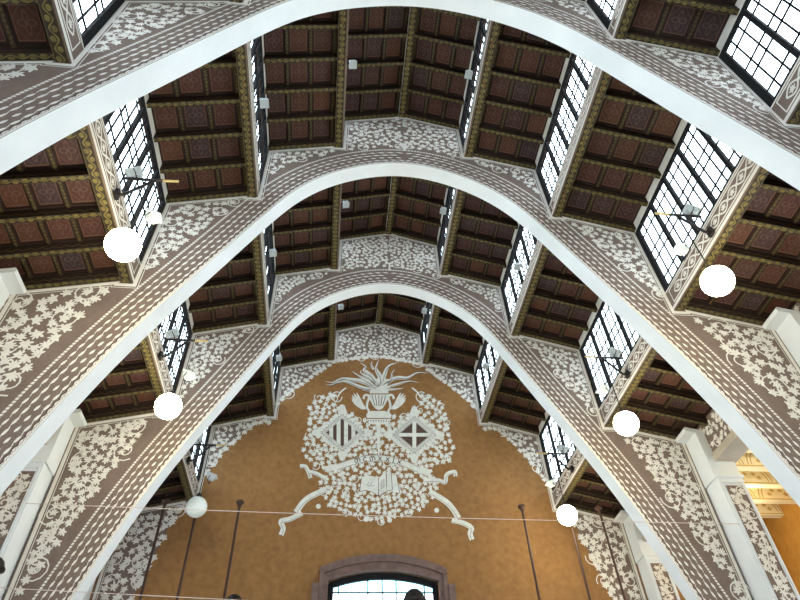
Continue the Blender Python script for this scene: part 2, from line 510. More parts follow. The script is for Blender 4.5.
ARCH_NAMES = {YA: 'farthest from the end wall', YB: 'between the two other stencilled arches', YC: 'next to the ochre end wall'}
mbl, mbn, mbb = MB(), MB(), MB()
paint_arch(mbl, mbn, mbb, -0.006, random.Random(5))
leaf_me = mbl.spread().mesh('leaf_stencil', ['cream']); line_me = mbn.mesh('border_line', ['cream']); band_me = mbb.mesh('dash_band', ['cream', 'dark'])
mbl2 = MB(); paint_arch(mbl2, MB(), MB(), -0.006, random.Random(8), 0.80, 0.86)
leaf_me2 = mbl2.spread().mesh('leaf_stencil', ['cream'])
for y in (YA, YB, YC):
    o = link('wall_arch', ARCH_ME, None, (0, y, 0))
    tag(o, 'brown stencilled parabolic arch with white soffit, ' + ARCH_NAMES[y], kind='structure')
    c = link('leaf_stencil', leaf_me2 if y == YC else leaf_me, o); c['kind'] = 'stuff'
    link('border_line', line_me, o); c = link('dash_band', band_me, o); c['kind'] = 'stuff'
for y in (-0.28, -4.25):
    o = link('wall_arch', ARCH_ME, None, (0, y, 0))
    tag(o, 'plain parabolic arch standing behind the viewpoint', kind='structure')

# ------------------------------------------------------------------ roofs between the arches
BAYS = [(-8.2, -4.25, 0), (-4.25 + T, -0.28, 0), (-0.28 + T, YA, 1), (YA + T, YB, 2), (YB + T, YC, 2), (YC + T, YD, 2)]
BAYNAME = {2: 'bay just before the arch farthest from the emblem', 3: 'first full bay, farthest from the emblem', 4: 'middle bay', 5: 'bay by the end wall'}
SIDE = {-1: 'striped-shield side', 1: 'cross-shield side'}
BH = 0.225; BW = 0.10
coffer_mb = MB()
coffer_mb.box(-COFX, COFX, -COFY, COFY, 0.0, 0.03)
for a0, a1, b0, b1 in ((-COFX, COFX, -COFY, -COFY + 0.03), (-COFX, COFX, COFY - 0.03, COFY), (-COFX, -COFX + 0.03, -COFY + 0.03, COFY - 0.03), (COFX - 0.03, COFX, -COFY + 0.03, COFY - 0.03)):
    coffer_mb.box(a0, a1, b0, b1, -0.022, 0.0)
COFFER_ME = coffer_mb.mesh('coffer_panel', ['coffer'])
_cache = {}
def beam_mesh(kind, L, w, h, mats):
    key = (kind, round(L, 3))
    if key not in _cache:
        mb = MB(); mb.box(-L / 2, L / 2, -w / 2, w / 2, 0, h, mats=[0, 1, 1, 1, 1, 1]); _cache[key] = mb.mesh(kind, mats)
    return _cache[key]
def slope_part(root, s, xa, za, xb, zb, y0, y1, ncol, detail):
    """coffered slope from (xa,za) falling to (xb,zb)"""
    L = math.hypot(xb - xa, zb - za); an = math.atan2(za - zb, xb - xa)
    cx, cz = (xa + xb) / 2, (za + zb) / 2
    nx, nz = math.sin(an), math.cos(an)          # up normal for the right side
    rot = (0, an * s, 0)
    def at(t, up, y): # t along slope from the centre
        return (s * (cx + t * math.cos(an) + up * nx), y, cz - t * math.sin(an) + up * nz)
    if not detail: return
    n = 6
    pit = (y1 - y0 - BW) / (n - 1)
    for i in range(n):
        link('beam', beam_mesh('beam', L, BW, BH, ['beamgold', 'beamside']), root, at(0, 0, y0 + BW / 2 + i * pit), rot)
    for j in range(ncol + 1):
        t = -L / 2 + 0.03 + (L - 0.06) * j / ncol
        mb_ = beam_mesh('rib', y1 - y0, 0.06, 0.06, ['ribgold', 'wood'])
        o = link('rib', mb_, root, at(t, BH - 0.05, (y0 + y1) / 2))
        o.rotation_mode = 'QUATERNION'
        o.rotation_quaternion = (Matrix.Rotation(an * s, 3, 'Y') @ Matrix.Rotation(math.pi / 2, 3, 'Z')).to_quaternion()
    for i in range(n - 1):
        for j in range(ncol):
            t = -L / 2 + 0.03 + (L - 0.06) * (j + 0.5) / ncol
            w = (L - 0.06) / ncol - 0.06
            o = link('coffer_panel', COFFER_ME, root, at(t, BH - 0.005, y0 + BW / 2 + (i + 0.5) * pit), rot)
            o.scale = (w / (2 * COFX), (pit - BW) / (2 * COFY), 1)
def deck(mb, s, xa, za, xb, zb, y0, y1, up=BH + 0.03, th=0.06):
    pts = [(s * xa, za + up), (s * xb, zb + up), (s * xb, zb + up + th), (s * xa, za + up + th)]
    if s < 0: pts = pts[::-1]
    mb.prism(pts, y0, y1)
SLOPES = [None, (W1 + EB, Z1B + JOG, W2, Z2T, 3), (W2 + EB, Z2B + JOG, W3, Z3T, 3), (W3 + EB, Z3B + JOG, 7.21, 9.21, 4)]
for bi, (y0, y1, lev) in enumerate(BAYS):
    # central gable roof
    yy0, yy1 = y0 - (T if y0 > -8 else 0), y1
    mb = MB()
    for s in (-1, 1): deck(mb, s, 0, ZR, W1 + 0.2, Z1T - 0.063, yy0, yy1)
    root = build(mb, 'ceiling', ['slate']); root['kind'] = 'structure'
    if lev == 2:
        tag(root, 'gabled coffered ceiling with ridge beam, ' + BAYNAME[bi])
        for s in (-1, 1): slope_part(root, s, 0.06, ZR - 0.02, W1, Z1T, y0, y1, 3, True)
        rb = MB(); rb.box(-(y1 - y0) / 2, (y1 - y0) / 2, -0.085, 0.085, -0.03, 0.2, mats=[0, 1, 1, 1, 1, 1])
        build(rb, 'ridge_beam', ['edgegold', 'cream'], root, (0, (y0 + y1) / 2, ZR - 0.05), (0, 0, math.pi / 2))
    for k in (1, 2, 3):
        xa, za, xb, zb, nc = SLOPES[k]
        for s in (-1, 1):
            mb = MB(); deck(mb, s, xa - EB, za + 0.05, xb + (0.2 if k < 3 else 0.6), zb - 0.045 * (1 if k < 3 else 3), yy0, yy1)
            root = build(mb, 'ceiling', ['slate']); root['kind'] = 'structure'
            det = lev == 2 or (lev == 1 and k >= 2)
            if lev: tag(root, '%s coffered ceiling slope on the %s, %s' % (['', 'upper', 'middle', 'lowest'][k], SIDE[s], BAYNAME[bi]))
            else: tag(root, 'plain roof slope behind the viewpoint')
            slope_part(root, s, xa, za, xb, zb, y0, y1, nc, det)
            if det:
                eb = MB(); eb.box(-(y1 - y0) / 2, (y1 - y0) / 2, -EB / 2, EB / 2, 0, 0.24, mats=[0, 1, 1, 1, 1, 1])
                build(eb, 'edge_beam', ['edgegold', 'wood'], root, (s * (xa - EB / 2), (y0 + y1) / 2, za - JOG), (0, 0, math.pi / 2))

# ------------------------------------------------------------------ clerestory windows
STEPS = [(W1, Z1B, Z1T, 0.26), (W2, Z2B, Z2T, 0.36), (W3, Z3B, Z3T, 0.48)]
wn = 0
STEPNAME = ['upper', 'middle', 'lowest']
for bi, (y0, y1, lev) in enumerate(BAYS):
    for k, (w, zb, zt, sh) in enumerate(STEPS):
        for s in (-1, 1):
            wn += 1
            fx0, fx1 = sorted((s * (w - 0.012), s * (w + 0.045)))
            root = empty('window_%d' % wn, (s * w, (y0 + y1) / 2, zb)); root['kind'] = 'structure'
            P = root.location
            off = lambda x, y, z: (x - P[0], y - P[1], z - P[2])
            def bx(mb, a, b, c, d, e, f, mi=0):
                mb.box(a - P[0], b - P[0], c - P[1], d - P[1], e - P[2], f - P[2], mi)
            zg0, zg1 = zb + sh, zt - 0.02
            L = y1 - y0; nl = 5; mg = 0.13
            fr = MB()
            bx(fr, fx0, fx1, y0, y1, zg0, zg0 + 0.08); bx(fr, fx0, fx1, y0, y1, zg1 - 0.08, zg1)
            bx(fr, fx0, fx1, y0, y0 + mg, zg0 + 0.08, zg1 - 0.08); bx(fr, fx0, fx1, y1 - mg, y1, zg0 + 0.08, zg1 - 0.08)
            build(fr, 'frame', ['black'], root)
            # wall strip above the window, up to the ceiling boards, and the sill beam below
            hd = MB(); bx(hd, fx0, fx1, y0, y1, zg1, zt + 0.25); build(hd, 'head_strip', ['cream'], root)
            sx0, sx1 = sorted((s * (w - 0.03), s * (w + 0.004)))
            sb = MB(); bx(sb, sx0, sx1, y0, y1, zb + 0.004, zg0)
            sx0, sx1 = sorted((s * (w + 0.004), s * (w + 0.14))); bx(sb, sx0, sx1, y0, y1, max(zb + 0.245, zg0 - 0.1), zg0)
            sill = build(sb, 'sill_beam', ['brown'], root)
            if lev:
                tag(root, '%s clerestory window on the %s, %s' % (STEPNAME[k], SIDE[s], BAYNAME[bi]))
                st = MB(); xf = s * (w - 0.034)
                mp = lambda a, b: (xf - P[0], a - P[1], b - P[2])
                def line(a0, a1, b0, b1): st.face([mp(a0, b0), mp(a1, b0), mp(a1, b1), mp(a0, b1)])
                z0, z1 = zb, zg0
                line(y0, y1, z0, z0 + 0.07); line(y0, y1, z1 - 0.035, z1)
                fy0, fy1 = y0 + 0.12, y1 - 0.12
                line(fy0, fy1, z0 + 0.095, z0 + 0.125); line(fy0, fy1, z1 - 0.085, z1 - 0.055)
                line(fy0, fy0 + 0.02, z0 + 0.10, z1 - 0.06); line(fy1 - 0.02, fy1, z0 + 0.10, z1 - 0.06)
                zc = (z0 + z1) / 2 + 0.02; hh = (z1 - z0) / 2 - 0.12
                if hh > 0.03:
                    nn = int((fy1 - fy0 - 0.3) / 0.30)
                    for q in range(nn):
                        yc = fy0 + 0.15 + (q + 0.5) * (fy1 - fy0 - 0.3) / nn
                        for sg in (-1, 1):
                            pts = [(yc - 0.15 + 0.30 * t / 10, zc + sg * hh * 0.8 * math.sin(math.pi * t / 10)) for t in range(11)]
                            strip(st, mp, pts, 0.034)
                        leaf(st, mp, yc, zc - hh * 0.1, hh * 0.72, 0.0)
                        disc(st, mp, yc - 0.15, zc, 0.035, 8)
                build(st.spread(0, 0.0015), 'stencil', ['cream'], sill)
            pl = (L - 2 * mg) / nl
            fine = lev and k == 2 and bi in (2, 3)
            for q in range(nl):
                a = y0 + mg + q * pl; b = a + pl
                if q:
                    mu = MB(); bx(mu, fx0 - 0.004, fx1 + 0.004, a - 0.042, a + 0.042, zg0 + 0.08, zg1 - 0.08); build(mu, 'mullion', ['black'], root)
                ga, gb = a + (0.042 if q else 0), b - (0.042 if q < nl - 1 else 0)
                g0, g1 = zg0 + 0.08, zg1 - 0.08
                gx = s * (w + 0.02)
                if not lev:
                    g = MB(); bx(g, gx - 0.004, gx + 0.004, ga, gb, g0, g1); build(g, 'pane', ['glass'], root); continue
                rows = [0, .14, .43, .57, .86, 1.0] if k else [0, .2, .8, 1.0]
                cols = [0, .30, .70, 1.0]
                ld = MB()
                for t in rows[1:-1]:
                    z = g0 + (g1 - g0) * t; bx(ld, gx - 0.011, gx + 0.011, ga, gb, z - 0.0135, z + 0.0135)
                for t in cols[1:-1]:
                    y = ga + (gb - ga) * t; bx(ld, gx - 0.011, gx + 0.011, y - 0.0135, y + 0.0135, g0, g1)
                build(ld, 'lead_grid', ['black'], root)
                if fine:
                    for t0, t1 in zip(rows[:-1], rows[1:]):
                        for c0, c1 in zip(cols[:-1], cols[1:]):
                            g = MB(); bx(g, gx - 0.004, gx + 0.004, ga + (gb - ga) * c0, ga + (gb - ga) * c1, g0 + (g1 - g0) * t0, g0 + (g1 - g0) * t1)
                            build(g, 'pane', ['glass'], root)
                else:
                    g = MB(); bx(g, gx - 0.004, gx + 0.004, ga, gb, g0, g1); build(g, 'pane', ['glass'], root)

# ------------------------------------------------------------------ piers, side walls, aisles
def pier_mesh(s):
    mb = MB()
    def b(x0, x1, y0, y1, z0, z1, mi=0): mb.box(min(s * x0, s * x1), max(s * x0, s * x1), y0, y1, z0, z1, mi)
    b(W4 + 0.04, 7.63, -0.5, T, 0, 8.02)
    b(W4 - 0.0, 7.66, -0.54, T, 8.02, 8.09)
    b(W4, 7.63, -0.5, T, 8.09, 8.95)
    # upper shaft and its cap, cut to the slope of the roof
    pts = [(W4, 8.95), (W4, 9.17), (6.78, 9.205), (6.76, 9.27), (6.80, 9.32), (7.25, 9.22), (7.25, 8.95)]
    mb.prism([(s * x, z) for x, z in (pts if s > 0 else pts[::-1])], -0.5, 0.0)
    b(W4, 7.63, 0.0, T, 8.95, 9.3)
    return mb.mesh('wall_pier', ['white'])
PM = {s: pier_mesh(s) for s in (-1, 1)}
def pier_panel(s, rng):
    fr, bgm, lf = MB(), MB(), MB()
    x0, x1 = W4 + 0.07, 7.60
    yf = -0.5
    for d, w in ((0.0, 0.025), (0.045, 0.012)):
        a0, a1, zt = x0 + d, x1 - d, 7.93 - d
        for p in ((a0, a0 + w, 0.3, zt), (a1 - w, a1, 0.3, zt), (a0 + w, a1 - w, zt - w, zt)):
            xx = sorted((s * p[0], s * p[1])); fr.box(xx[0], xx[1], yf - 0.02, yf, p[2], p[3])
    xx = sorted((s * (x0 + 0.062), s * (x1 - 0.062)))
    bgm.box(xx[0], xx[1], yf - 0.006, yf, 0.4, 7.83)
    mp = lambda x, z: (s * x, yf - 0.009, z)
    t = lambda x, z: x0 + 0.13 < x < x1 - 0.13 and 3.0 < z < 7.74
    foliage(lf, mp, rng, t, (x0, x1, 3, 8), 0.12, 0.10, 6000, 0.3)
    strip(lf, mp, smooth_line([(7.345 + 0.08 * math.sin(z * 4), z) for z in np.arange(3, 7.75, 0.2)], 3), 0.03)
    return fr.mesh('panel_frame', ['white']), bgm.mesh('panel_ground', ['brown']), lf.spread().mesh('leaf_stencil', ['cream'])
PP = {s: pier_panel(s, random.Random(9)) for s in (-1, 1)}
ORD = {YA: 'of the arch farthest from the end wall', YB: 'of the middle stencilled arch', YC: 'of the arch next to the end wall', YD: 'standing against the ochre end wall'}
for y in (-4.25, -0.28, YA, YB, YC, YD):
    for s in (-1, 1):
        o = link('wall_pier', PM[s], None, (0, y, 0)); o['kind'] = 'structure'
        o['label'] = 'white pier with leaf panel %s, %s' % (ORD.get(y, 'behind the viewpoint'), SIDE[s])
        for nm, me in zip(('panel_frame', 'panel_ground', 'leaf_stencil'), PP[s]):
            c = link(nm, me, o)
            if nm == 'leaf_stencil': c['kind'] = 'stuff'

AX = 11.4
for s, nm in ((-1, 'left'), (1, 'right')):
    def b(mb, x0, x1, *r): mb.box(min(s * x0, s * x1), max(s * x0, s * x1), *r)
    mb = MB(); b(mb, 7.21, 7.63, -8.2, YD, 8.62, 9.6)
    w = build(mb, 'wall_' + nm, ['brown']); w['kind'] = 'structure'; w['label'] = 'stencilled wall strip above the aisle openings on the ' + SIDE[s]
    mb = MB(); b(mb, 7.15, 7.69, -8.2, YD, 8.42, 8.50); b(mb, 7.18, 7.66, -8.2, YD, 8.50, 8.62)
    build(mb, 'cornice', ['cornice'], w)
    lf = MB(); mp = lambda a, z: (s * 7.206, a, z)
    foliage(lf, mp, random.Random(3), lambda a, z: 8.68 < z < 9.3 and a > 3, (3, YD, 8.6, 9.3), 0.13, 0.095, 9000, 0.35)
    c = build(lf.spread(0), 'leaf_stencil', ['cream'], w); c['kind'] = 'stuff'
    # aisle shell
    mb = MB(); b(mb, 7.4, AX + 0.3, -8.2, YD, 9.75, 9.9)
    c = build(mb, 'ceiling', ['buff']); tag(c, 'buff painted aisle ceiling on the ' + SIDE[s], kind='structure')
    for q, y in enumerate(np.arange(1.5, 15.5, 0.84)):
        bm_ = MB(); b(bm_, 7.7, AX, y, y + 0.2, 9.05, 9.75)
        bo = build(bm_, 'cross_beam', ['buff'], c)
        ar = MB(); mp = lambda x, z: (s * x, y - 0.004, z)
        for xc in (8.3, 9.55, 10.8):
            for R_ in (0.56, 0.47):
                strip(ar, mp, [(xc + R_ * math.cos(t * math.pi / 16), 9.12 + R_ * math.sin(t * math.pi / 16)) for t in range(17)], 0.03)
            for t in range(5): leaf(ar, mp, xc - 0.24 + 0.12 * t, 9.22 + 0.11 * (2 - abs(t - 2)), 0.09, 0)
        strip(ar, mp, [(7.75, 9.09), (AX - 0.02, 9.09)], 0.03)
        build(ar.spread(1, 0.001), 'arch_moulding', ['buffdark'], bo)
    # outer aisle wall with tall openings that let daylight in from the side
    mb = MB()
    opens = [(y0 + 0.5, y1 - 0.5) for (y0, y1, lv) in BAYS]
    edges = [-8.2]
    for a, bb in opens: edges += [a, bb]
    edges.append(YD)
    for i in range(0, len(edges), 2): b(mb, AX, AX + 0.3, edges[i], edges[i + 1], 0, 9.9)
    for a, bb in opens:
        b(mb, AX, AX + 0.3, a, bb, 0, 0.9); b(mb, AX, AX + 0.3, a, bb, 5.6, 9.9)
    c = build(mb, 'wall_aisle_' + nm, ['orange']); c['kind'] = 'structure'; c['label'] = 'orange plastered outer aisle wall on the ' + SIDE[s]
    for a, bb in opens:
        g = MB(); b(g, AX + 0.14, AX + 0.15, a, bb, 0.9, 5.6); build(g, 'pane', ['glass'], c)

# floor and rear wall
mb = MB(); mb.box(-AX - 0.3, AX + 0.3, -8.5, YD + 0.4, -0.2, 0.0)
tag(build(mb, 'floor', ['floor']), 'pale stone floor of the hall', kind='structure')
mb = MB()
mb.box(-AX - 0.3, -6.0, -8.5, -8.2, 0, 9.0); mb.box(6.0, AX + 0.3, -8.5, -8.2, 0, 9.0)
mb.box(-6, 6, -8.5, -8.2, 0, 1.0)
for x in (-2.1, 2.1): mb.box(x - 0.25, x + 0.25, -8.5, -8.2, 1, 9)
for sg in (-1, 1):
    for a, b_ in zip(OUT[:-1], OUT[1:]):
        if b_[0] - a[0] < 1e-6: continue
        x1 = 7.4 if b_[0] == W4 else b_[0]
        pts = [(sg * a[0], 9.0), (sg * x1, 9.0), (sg * x1, b_[1] + 0.33), (sg * a[0], a[1] + 0.33)]
        mb.prism(pts if sg > 0 else pts[::-1], -8.5, -8.2)
    xx = sorted((sg * 7.4, sg * (AX + 0.3))); mb.box(xx[0], xx[1], -8.5, -8.2, 9.0, 9.9)
rw = build(mb, 'wall_rear', ['white']); tag(rw, 'rear wall with three tall windows behind the viewpoint', kind='structure')
for a, bb in ((-6, -2.35), (-1.85, 1.85), (2.35, 6)):
    g = MB(); g.box(a, bb, -8.36, -8.35, 1, 9); build(g, 'pane', ['glass'], rw)

# ------------------------------------------------------------------ end wall
CXW = 0.06
def seg_arc(hw, zs, rise, n=16):
    """points of a segmental arch from left springing to right"""
    R = (hw * hw + rise * rise) / (2 * rise); th = math.asin(hw / R)
    return [(CXW + R * math.sin(-th + 2 * th * i / n), zs + rise - R + R * math.cos(-th + 2 * th * i / n)) for i in range(n + 1)]
mb = MB()
ins_ = seg_arc(1.42, 7.53, 0.25)
zbot = 3.0
def gable(mb, y0, y1):
    for sg in (-1, 1):
        for a, b_ in zip(OUT[:-1], OUT[1:]):
            if b_[0] - a[0] < 1e-6: continue
            x1 = 7.4 if b_[0] == W4 else b_[0]
            pts = [(sg * a[0], 9.0), (sg * x1, 9.0), (sg * x1, b_[1] + 0.33), (sg * a[0], a[1] + 0.33)]
            mb.prism(pts if sg > 0 else pts[::-1], y0, y1)
        xx = sorted((sg * 7.4, sg * (AX + 0.3))); mb.box(xx[0], xx[1], y0, y1, 9.0, 9.9)
mb.box(-AX - 0.3, CXW - 1.42, YD, YD + 0.4, 0, 9.0); mb.box(CXW + 1.42, AX + 0.3, YD, YD + 0.4, 0, 9.0)
mb.box(CXW - 1.42, CXW + 1.42, YD, YD + 0.4, 0, zbot)
mb.prism([(CXW - 1.42, 9.0)] + [(p[0], p[1]) for p in ins_] + [(CXW + 1.42, 9.0)], YD, YD + 0.4)
gable(mb, YD, YD + 0.4)
wall_end = build(mb, 'wall_end', ['ochre'])
tag(wall_end, 'ochre plastered end wall of the hall', kind='structure')
# stencilled spandrels along the roof line
PX = np.array([0, 1.5, 2.8, 3.9, 4.6, 5.2, 5.6, 6.0, 6.55]); PZ = np.array([15.08, 14.78, 13.5, 12.15, 11.2, 10.0, 8.9, 7.3, 5.0])
def paint_z(x): return float(np.interp(x, PX, PZ))
outz = lambda x, sd: roof_z(min(x, W4), sd)
sp = MB()
xs2 = sorted(set(xs) | set(PX.tolist())); xs2 = [x for x in xs2 if x <= 7.0]
for s in (-1, 1):
    for a, b_ in zip(xs2[:-1], xs2[1:]):
        pa, pb = paint_z(a), paint_z(b_); ta, tb = outz(a, 1), outz(b_, -1)
        if pa > ta - 0.1 and pb > tb - 0.1: pa, pb = ta - 0.16, tb - 0.16
        if b_ > 6.5: pa, pb = max(2.0, pa - (a - 6.5) * 8), max(2.0, pb - (b_ - 6.5) * 8)
        q = [(s * a, YD - 0.006, pa), (s * b_, YD - 0.006, pb), (s * b_, YD - 0.006, tb), (s * a, YD - 0.006, ta)]
        sp.face(q if s > 0 else q[::-1])
sp_o = build(sp, 'spandrel_ground', ['brown'], wall_end)
lf, ln = MB(), MB()
rng = random.Random(12)
for s in (-1, 1):
    mp = lambda x, z, s=s: (s * x, YD - 0.012, z)
    for poly, bb, dm, rad in spandrel_regions():
        foliage(lf, mp, rng, lambda x, z: in_poly(x, z, poly) and z > paint_z(x) - 0.02 and x > 0.07, bb, dm, rad, 12000, 0.5)
    # leaves along the ragged lower edge
    for k in range(46):
        x = 0.1 + k * 0.143
        if in_poly(x, min(paint_z(x), roof_z(min(x, 6.9), 1) - 0.2), [(0, 0), (6.9, 0), (6.9, 17), (0, 17)]):
            z = min(paint_z(x), roof_z(min(x, 6.9), 1) - 0.25)
            leaf(lf, mp, x, z, 0.12, rng.uniform(0, 6.28))
    o = OUT + [(W4, 8.12), (W4, 2.0)]
    for d0, d1 in ((0.03, 0.10), (0.122, 0.14)):
        a, b_ = inset_poly(o, d0), inset_poly(o, d1)
        for i in range(len(o) - 1): ln.face([mp(*a[i]), mp(*a[i + 1]), mp(*b_[i + 1]), mp(*b_[i])])
c = build(lf.spread(), 'leaf_stencil', ['cream'], wall_end); c['kind'] = 'stuff'
build(ln, 'border_line', ['cream'], wall_end)
# arched window in the end wall
wr = empty('window_%d' % (wn + 1), (CXW, YD, zbot)); tag(wr, 'arched leaded window with brown stone surround in the ochre end wall', kind='structure')
def rel(mb): mb.v = [(v[0] - CXW, v[1] - YD, v[2] - zbot) for v in mb.v]; return mb
out_a = seg_arc(1.64, 7.82, 0.36); in_a = seg_arc(1.42, 7.53, 0.25); mid_a = seg_arc(1.53, 7.68, 0.31)
sur = MB()
def arch_ring(mb, A, B, y0, y1):
    for i in range(len(A) - 1):
        q = [B[i], B[i + 1], A[i + 1], A[i]]
        mb.face([(p[0], y0, p[1]) for p in q])
        mb.face([(A[i][0], y0, A[i][1]), (A[i + 1][0], y0, A[i + 1][1]), (A[i + 1][0], y1, A[i + 1][1]), (A[i][0], y1, A[i][1])])
        mb.face([(B[i][0], y1, B[i][1]), (B[i + 1][0], y1, B[i + 1][1]), (B[i + 1][0], y0, B[i + 1][1]), (B[i][0], y0, B[i][1])])
arch_ring(sur, out_a, mid_a, YD - 0.14, YD); arch_ring(sur, mid_a, in_a, YD - 0.08, YD + 0.2)
for s in (-1, 1):
    for a, b_, yy in ((1.53, 1.64, 0.14), (1.42, 1.53, 0.08)):
        zt_ = (7.68, 7.82) if a > 1.5 else (7.53, 7.68)
        pj = [(CXW + s * a, zbot), (CXW + s * b_, zbot), (CXW + s * b_, zt_[1]), (CXW + s * a, zt_[0])]
        sur.prism(pj if s > 0 else pj[::-1], YD - yy, YD)
    xx = sorted((CXW + s * 1.645, CXW + s * 1.82)); sur.box(xx[0], xx[1], YD - 0.16, YD, zbot, 7.42)
sur.box(CXW - 1.9, CXW + 1.9, YD - 0.2, YD + 0.2, zbot - 0.2, zbot)
build(rel(sur), 'stone_surround', ['stone'], wr)
gl_a = seg_arc(1.30, 7.42, 0.21)
fr = MB(); arch_ring(fr, in_a, gl_a, YD + 0.12, YD + 0.2)
for s in (-1, 1):
    xx = sorted((CXW + s * 1.28, CXW + s * 1.42)); fr.box(xx[0], xx[1], YD + 0.12, YD + 0.2, zbot, 7.50)
build(rel(fr), 'frame', ['black'], wr)
vx = [-1.30, -1.15, -0.40, -0.03, 0.33, 1.06, 1.30]
hz = [3.0, 3.9, 4.8, 5.7, 6.5, 7.30]
ld = MB()
def gz(x):
    return float(np.interp(x, [p[0] for p in gl_a], [p[1] for p in gl_a]))
for x in vx[1:-1]: ld.box(CXW + x - 0.014, CXW + x + 0.014, YD + 0.13, YD + 0.17, zbot, gz(CXW + x) + 0.02)
for z in hz[1:]: ld.box(CXW - 1.29, CXW + 1.29, YD + 0.13, YD + 0.17, z - 0.014, z + 0.014)
build(rel(ld), 'lead_grid', ['black'], wr)
for a, b_ in zip(vx[:-1], vx[1:]):
    for z0, z1 in zip(hz[:-1], hz[1:]):
        g = MB(); g.box(CXW + a, CXW + b_, YD + 0.145, YD + 0.155, z0, z1); build(rel(g), 'pane', ['glass'], wr)
    g = MB(); n = 4
    pts = [(CXW + a, 7.30)] + [(CXW + b_, 7.30)] + [(CXW + b_ + (a - b_) * i / n, gz(CXW + b_ + (a - b_) * i / n) + 0.01) for i in range(n + 1)]
    g.prism(pts, YD + 0.145, YD + 0.155); build(rel(g), 'pane', ['glassb'], wr)

# ------------------------------------------------------------------ painted emblem on the end wall
HM = (0.0303475, -0.00038633, -0.14472757, -0.00138707, -0.01894252, 11.3661981, -0.0001974959, 0.0013661003)
EM0 = Vector((0, YD, 8.7))
def dr(u, v, lift=0.012):
    """emblem drawing units to wall metres"""
    a, b = u - 375, v - 450
    w = HM[6] * a + HM[7] * b + 1
    return ((HM[0] * a + HM[1] * b + HM[2]) / w - EM0.x, -lift, (HM[3] * a + HM[4] * b + HM[5]) / w - EM0.z)
emb = empty('wall_emblem', EM0)
tag(emb, 'cream painted emblem of flames, two lozenge shields, date banner and open book on ochre wall', 'emblem')
def em_build(mb, name, mats, parent=emb): return build(mb.spread(), name, mats, parent)
L1 = lambda u, v: dr(u, v, 0.010)
L2 = lambda u, v: dr(u, v, 0.016)
L3 = lambda u, v: dr(u, v, 0.022)
L4 = lambda u, v: dr(u, v, 0.028)
z8 = lambda pts: [(330 + u / 8, 350 + v / 8) for u, v in pts]
z3 = lambda pts: [(270 + u / 3, 350 + v / 3) for u, v in pts]
z5 = lambda pts: [(300 + u / 5, 430 + v / 5) for u, v in pts]
FL = [([(385, 320), (330, 285), (250, 252), (170, 238), (90, 232), (20, 262), (-42, 250)], 28), ([(365, 318), (280, 308), (220, 290), (130, 255), (60, 262), (0, 282), (-36, 276)], 22),
      ([(375, 300), (300, 255), (230, 210), (175, 170)], 26), ([(385, 290), (335, 215), (275, 165), (285, 135), (240, 103)], 28), ([(385, 295), (320, 235), (250, 190), (250, 160)], 24),
      ([(400, 290), (402, 220), (368, 150), (392, 75)], 34), ([(350, 158), (332, 125), (336, 88)], 16), ([(412, 280), (435, 200), (470, 130), (540, 103)], 28),
      ([(430, 270), (490, 235), (495, 190), (520, 155)], 18), ([(415, 300), (520, 228), (620, 225), (700, 184), (790, 188)], 24), ([(430, 310), (540, 276), (640, 253), (715, 264)], 18),
      ([(430, 322), (520, 318), (590, 306)], 16), ([(355, 322), (270, 318), (195, 290)], 18), ([(380, 300), (340, 250), (300, 215)], 40), ([(400, 300), (450, 250), (480, 240)], 36)]
for pts, w in FL:
    mb = MB(); p = smooth_line(z8(pts), 6); n = len(p)
    strip(mb, L2, p, [w / 8 * 1.08 * (0.75 + 0.45 * math.sin(math.pi * min(1, i / n * 1.4))) * max(0.05, (1 - (i / (n - 1)) ** 2.2)) for i in range(n)])
    fl_o = em_build(mb, 'flame', ['creamd'])
    mb = MB(); strip(mb, L4, [(q[0] + 0.1, q[1] + w / 22) for q in p[3:-4]], 0.5); build(mb, 'edge_line', ['dark'], fl_o)  # dark outline drawn along one edge of the flame
mb = MB(); p = z8([(340, 325), (330, 280), (360, 240), (400, 215), (440, 250), (460, 290), (450, 325)]); mb.face([L1(*q) for q in p]); em_build(mb, 'flame_core', ['creamd'])
# urn, wings, basin, torch
mb = MB()
for poly in ([(322, 324), (462, 324), (470, 350), (316, 350)], [(300, 358), (482, 358), (460, 400), (440, 440), (420, 470), (390, 485), (362, 470), (340, 440), (318, 400)],
             [(290, 515), (330, 490), (440, 490), (490, 515), (488, 545), (294, 545)], [(296, 553), (486, 553), (476, 585), (440, 598), (340, 598), (304, 585)]):
    mb.face([L2(*q) for q in z8(poly)])
urn = em_build(mb, 'urn', ['creamd'])
mb = MB()
for k in range(5):
    strip(mb, L3, z8([(335 + 27 * k, 366), (345 + 23 * k, 400), (360 + 15 * k, 450)]), 0.7)
for k in range(9): strip(mb, L3, z8([(305 + 21 * k, 560), (308 + 20 * k, 580)]), 0.6)
em_build(mb, 'relief_lines', ['dark'], urn)['kind'] = 'stuff'
for sg in (-1, 1):
    mb = MB(); fx = lambda pts: z8([(p[0] if sg < 0 else 778 - p[0], p[1]) for p in pts])
    for tip in ((212, 345), (190, 350), (176, 366), (172, 386), (176, 405), (188, 422), (204, 436), (224, 450)):
        strip(mb, L2, smooth_line(fx([(288, 472), ((288 + tip[0]) / 2 + 4, (472 + tip[1]) / 2 + 12), tip]), 4), [0.9] * 4 + [1.3, 1.7, 1.9, 1.6, 0.6])
    w_o = em_build(mb, 'wing', ['creamd'])
    mb = MB(); strip(mb, L2, smooth_line(fx([(268, 395), (275, 368), (298, 362), (312, 385), (300, 420), (296, 460), (312, 495), (300, 520)]), 5), 2.2)
    build(mb, 'beast_body', ['creamd'], w_o)
    mb = MB(); strip(mb, L2, smooth_line(fx([(296, 585), (304, 640), (285, 700), (230, 760)]), 6), 1.3)
    build(mb, 'chain', ['creamd'], w_o)
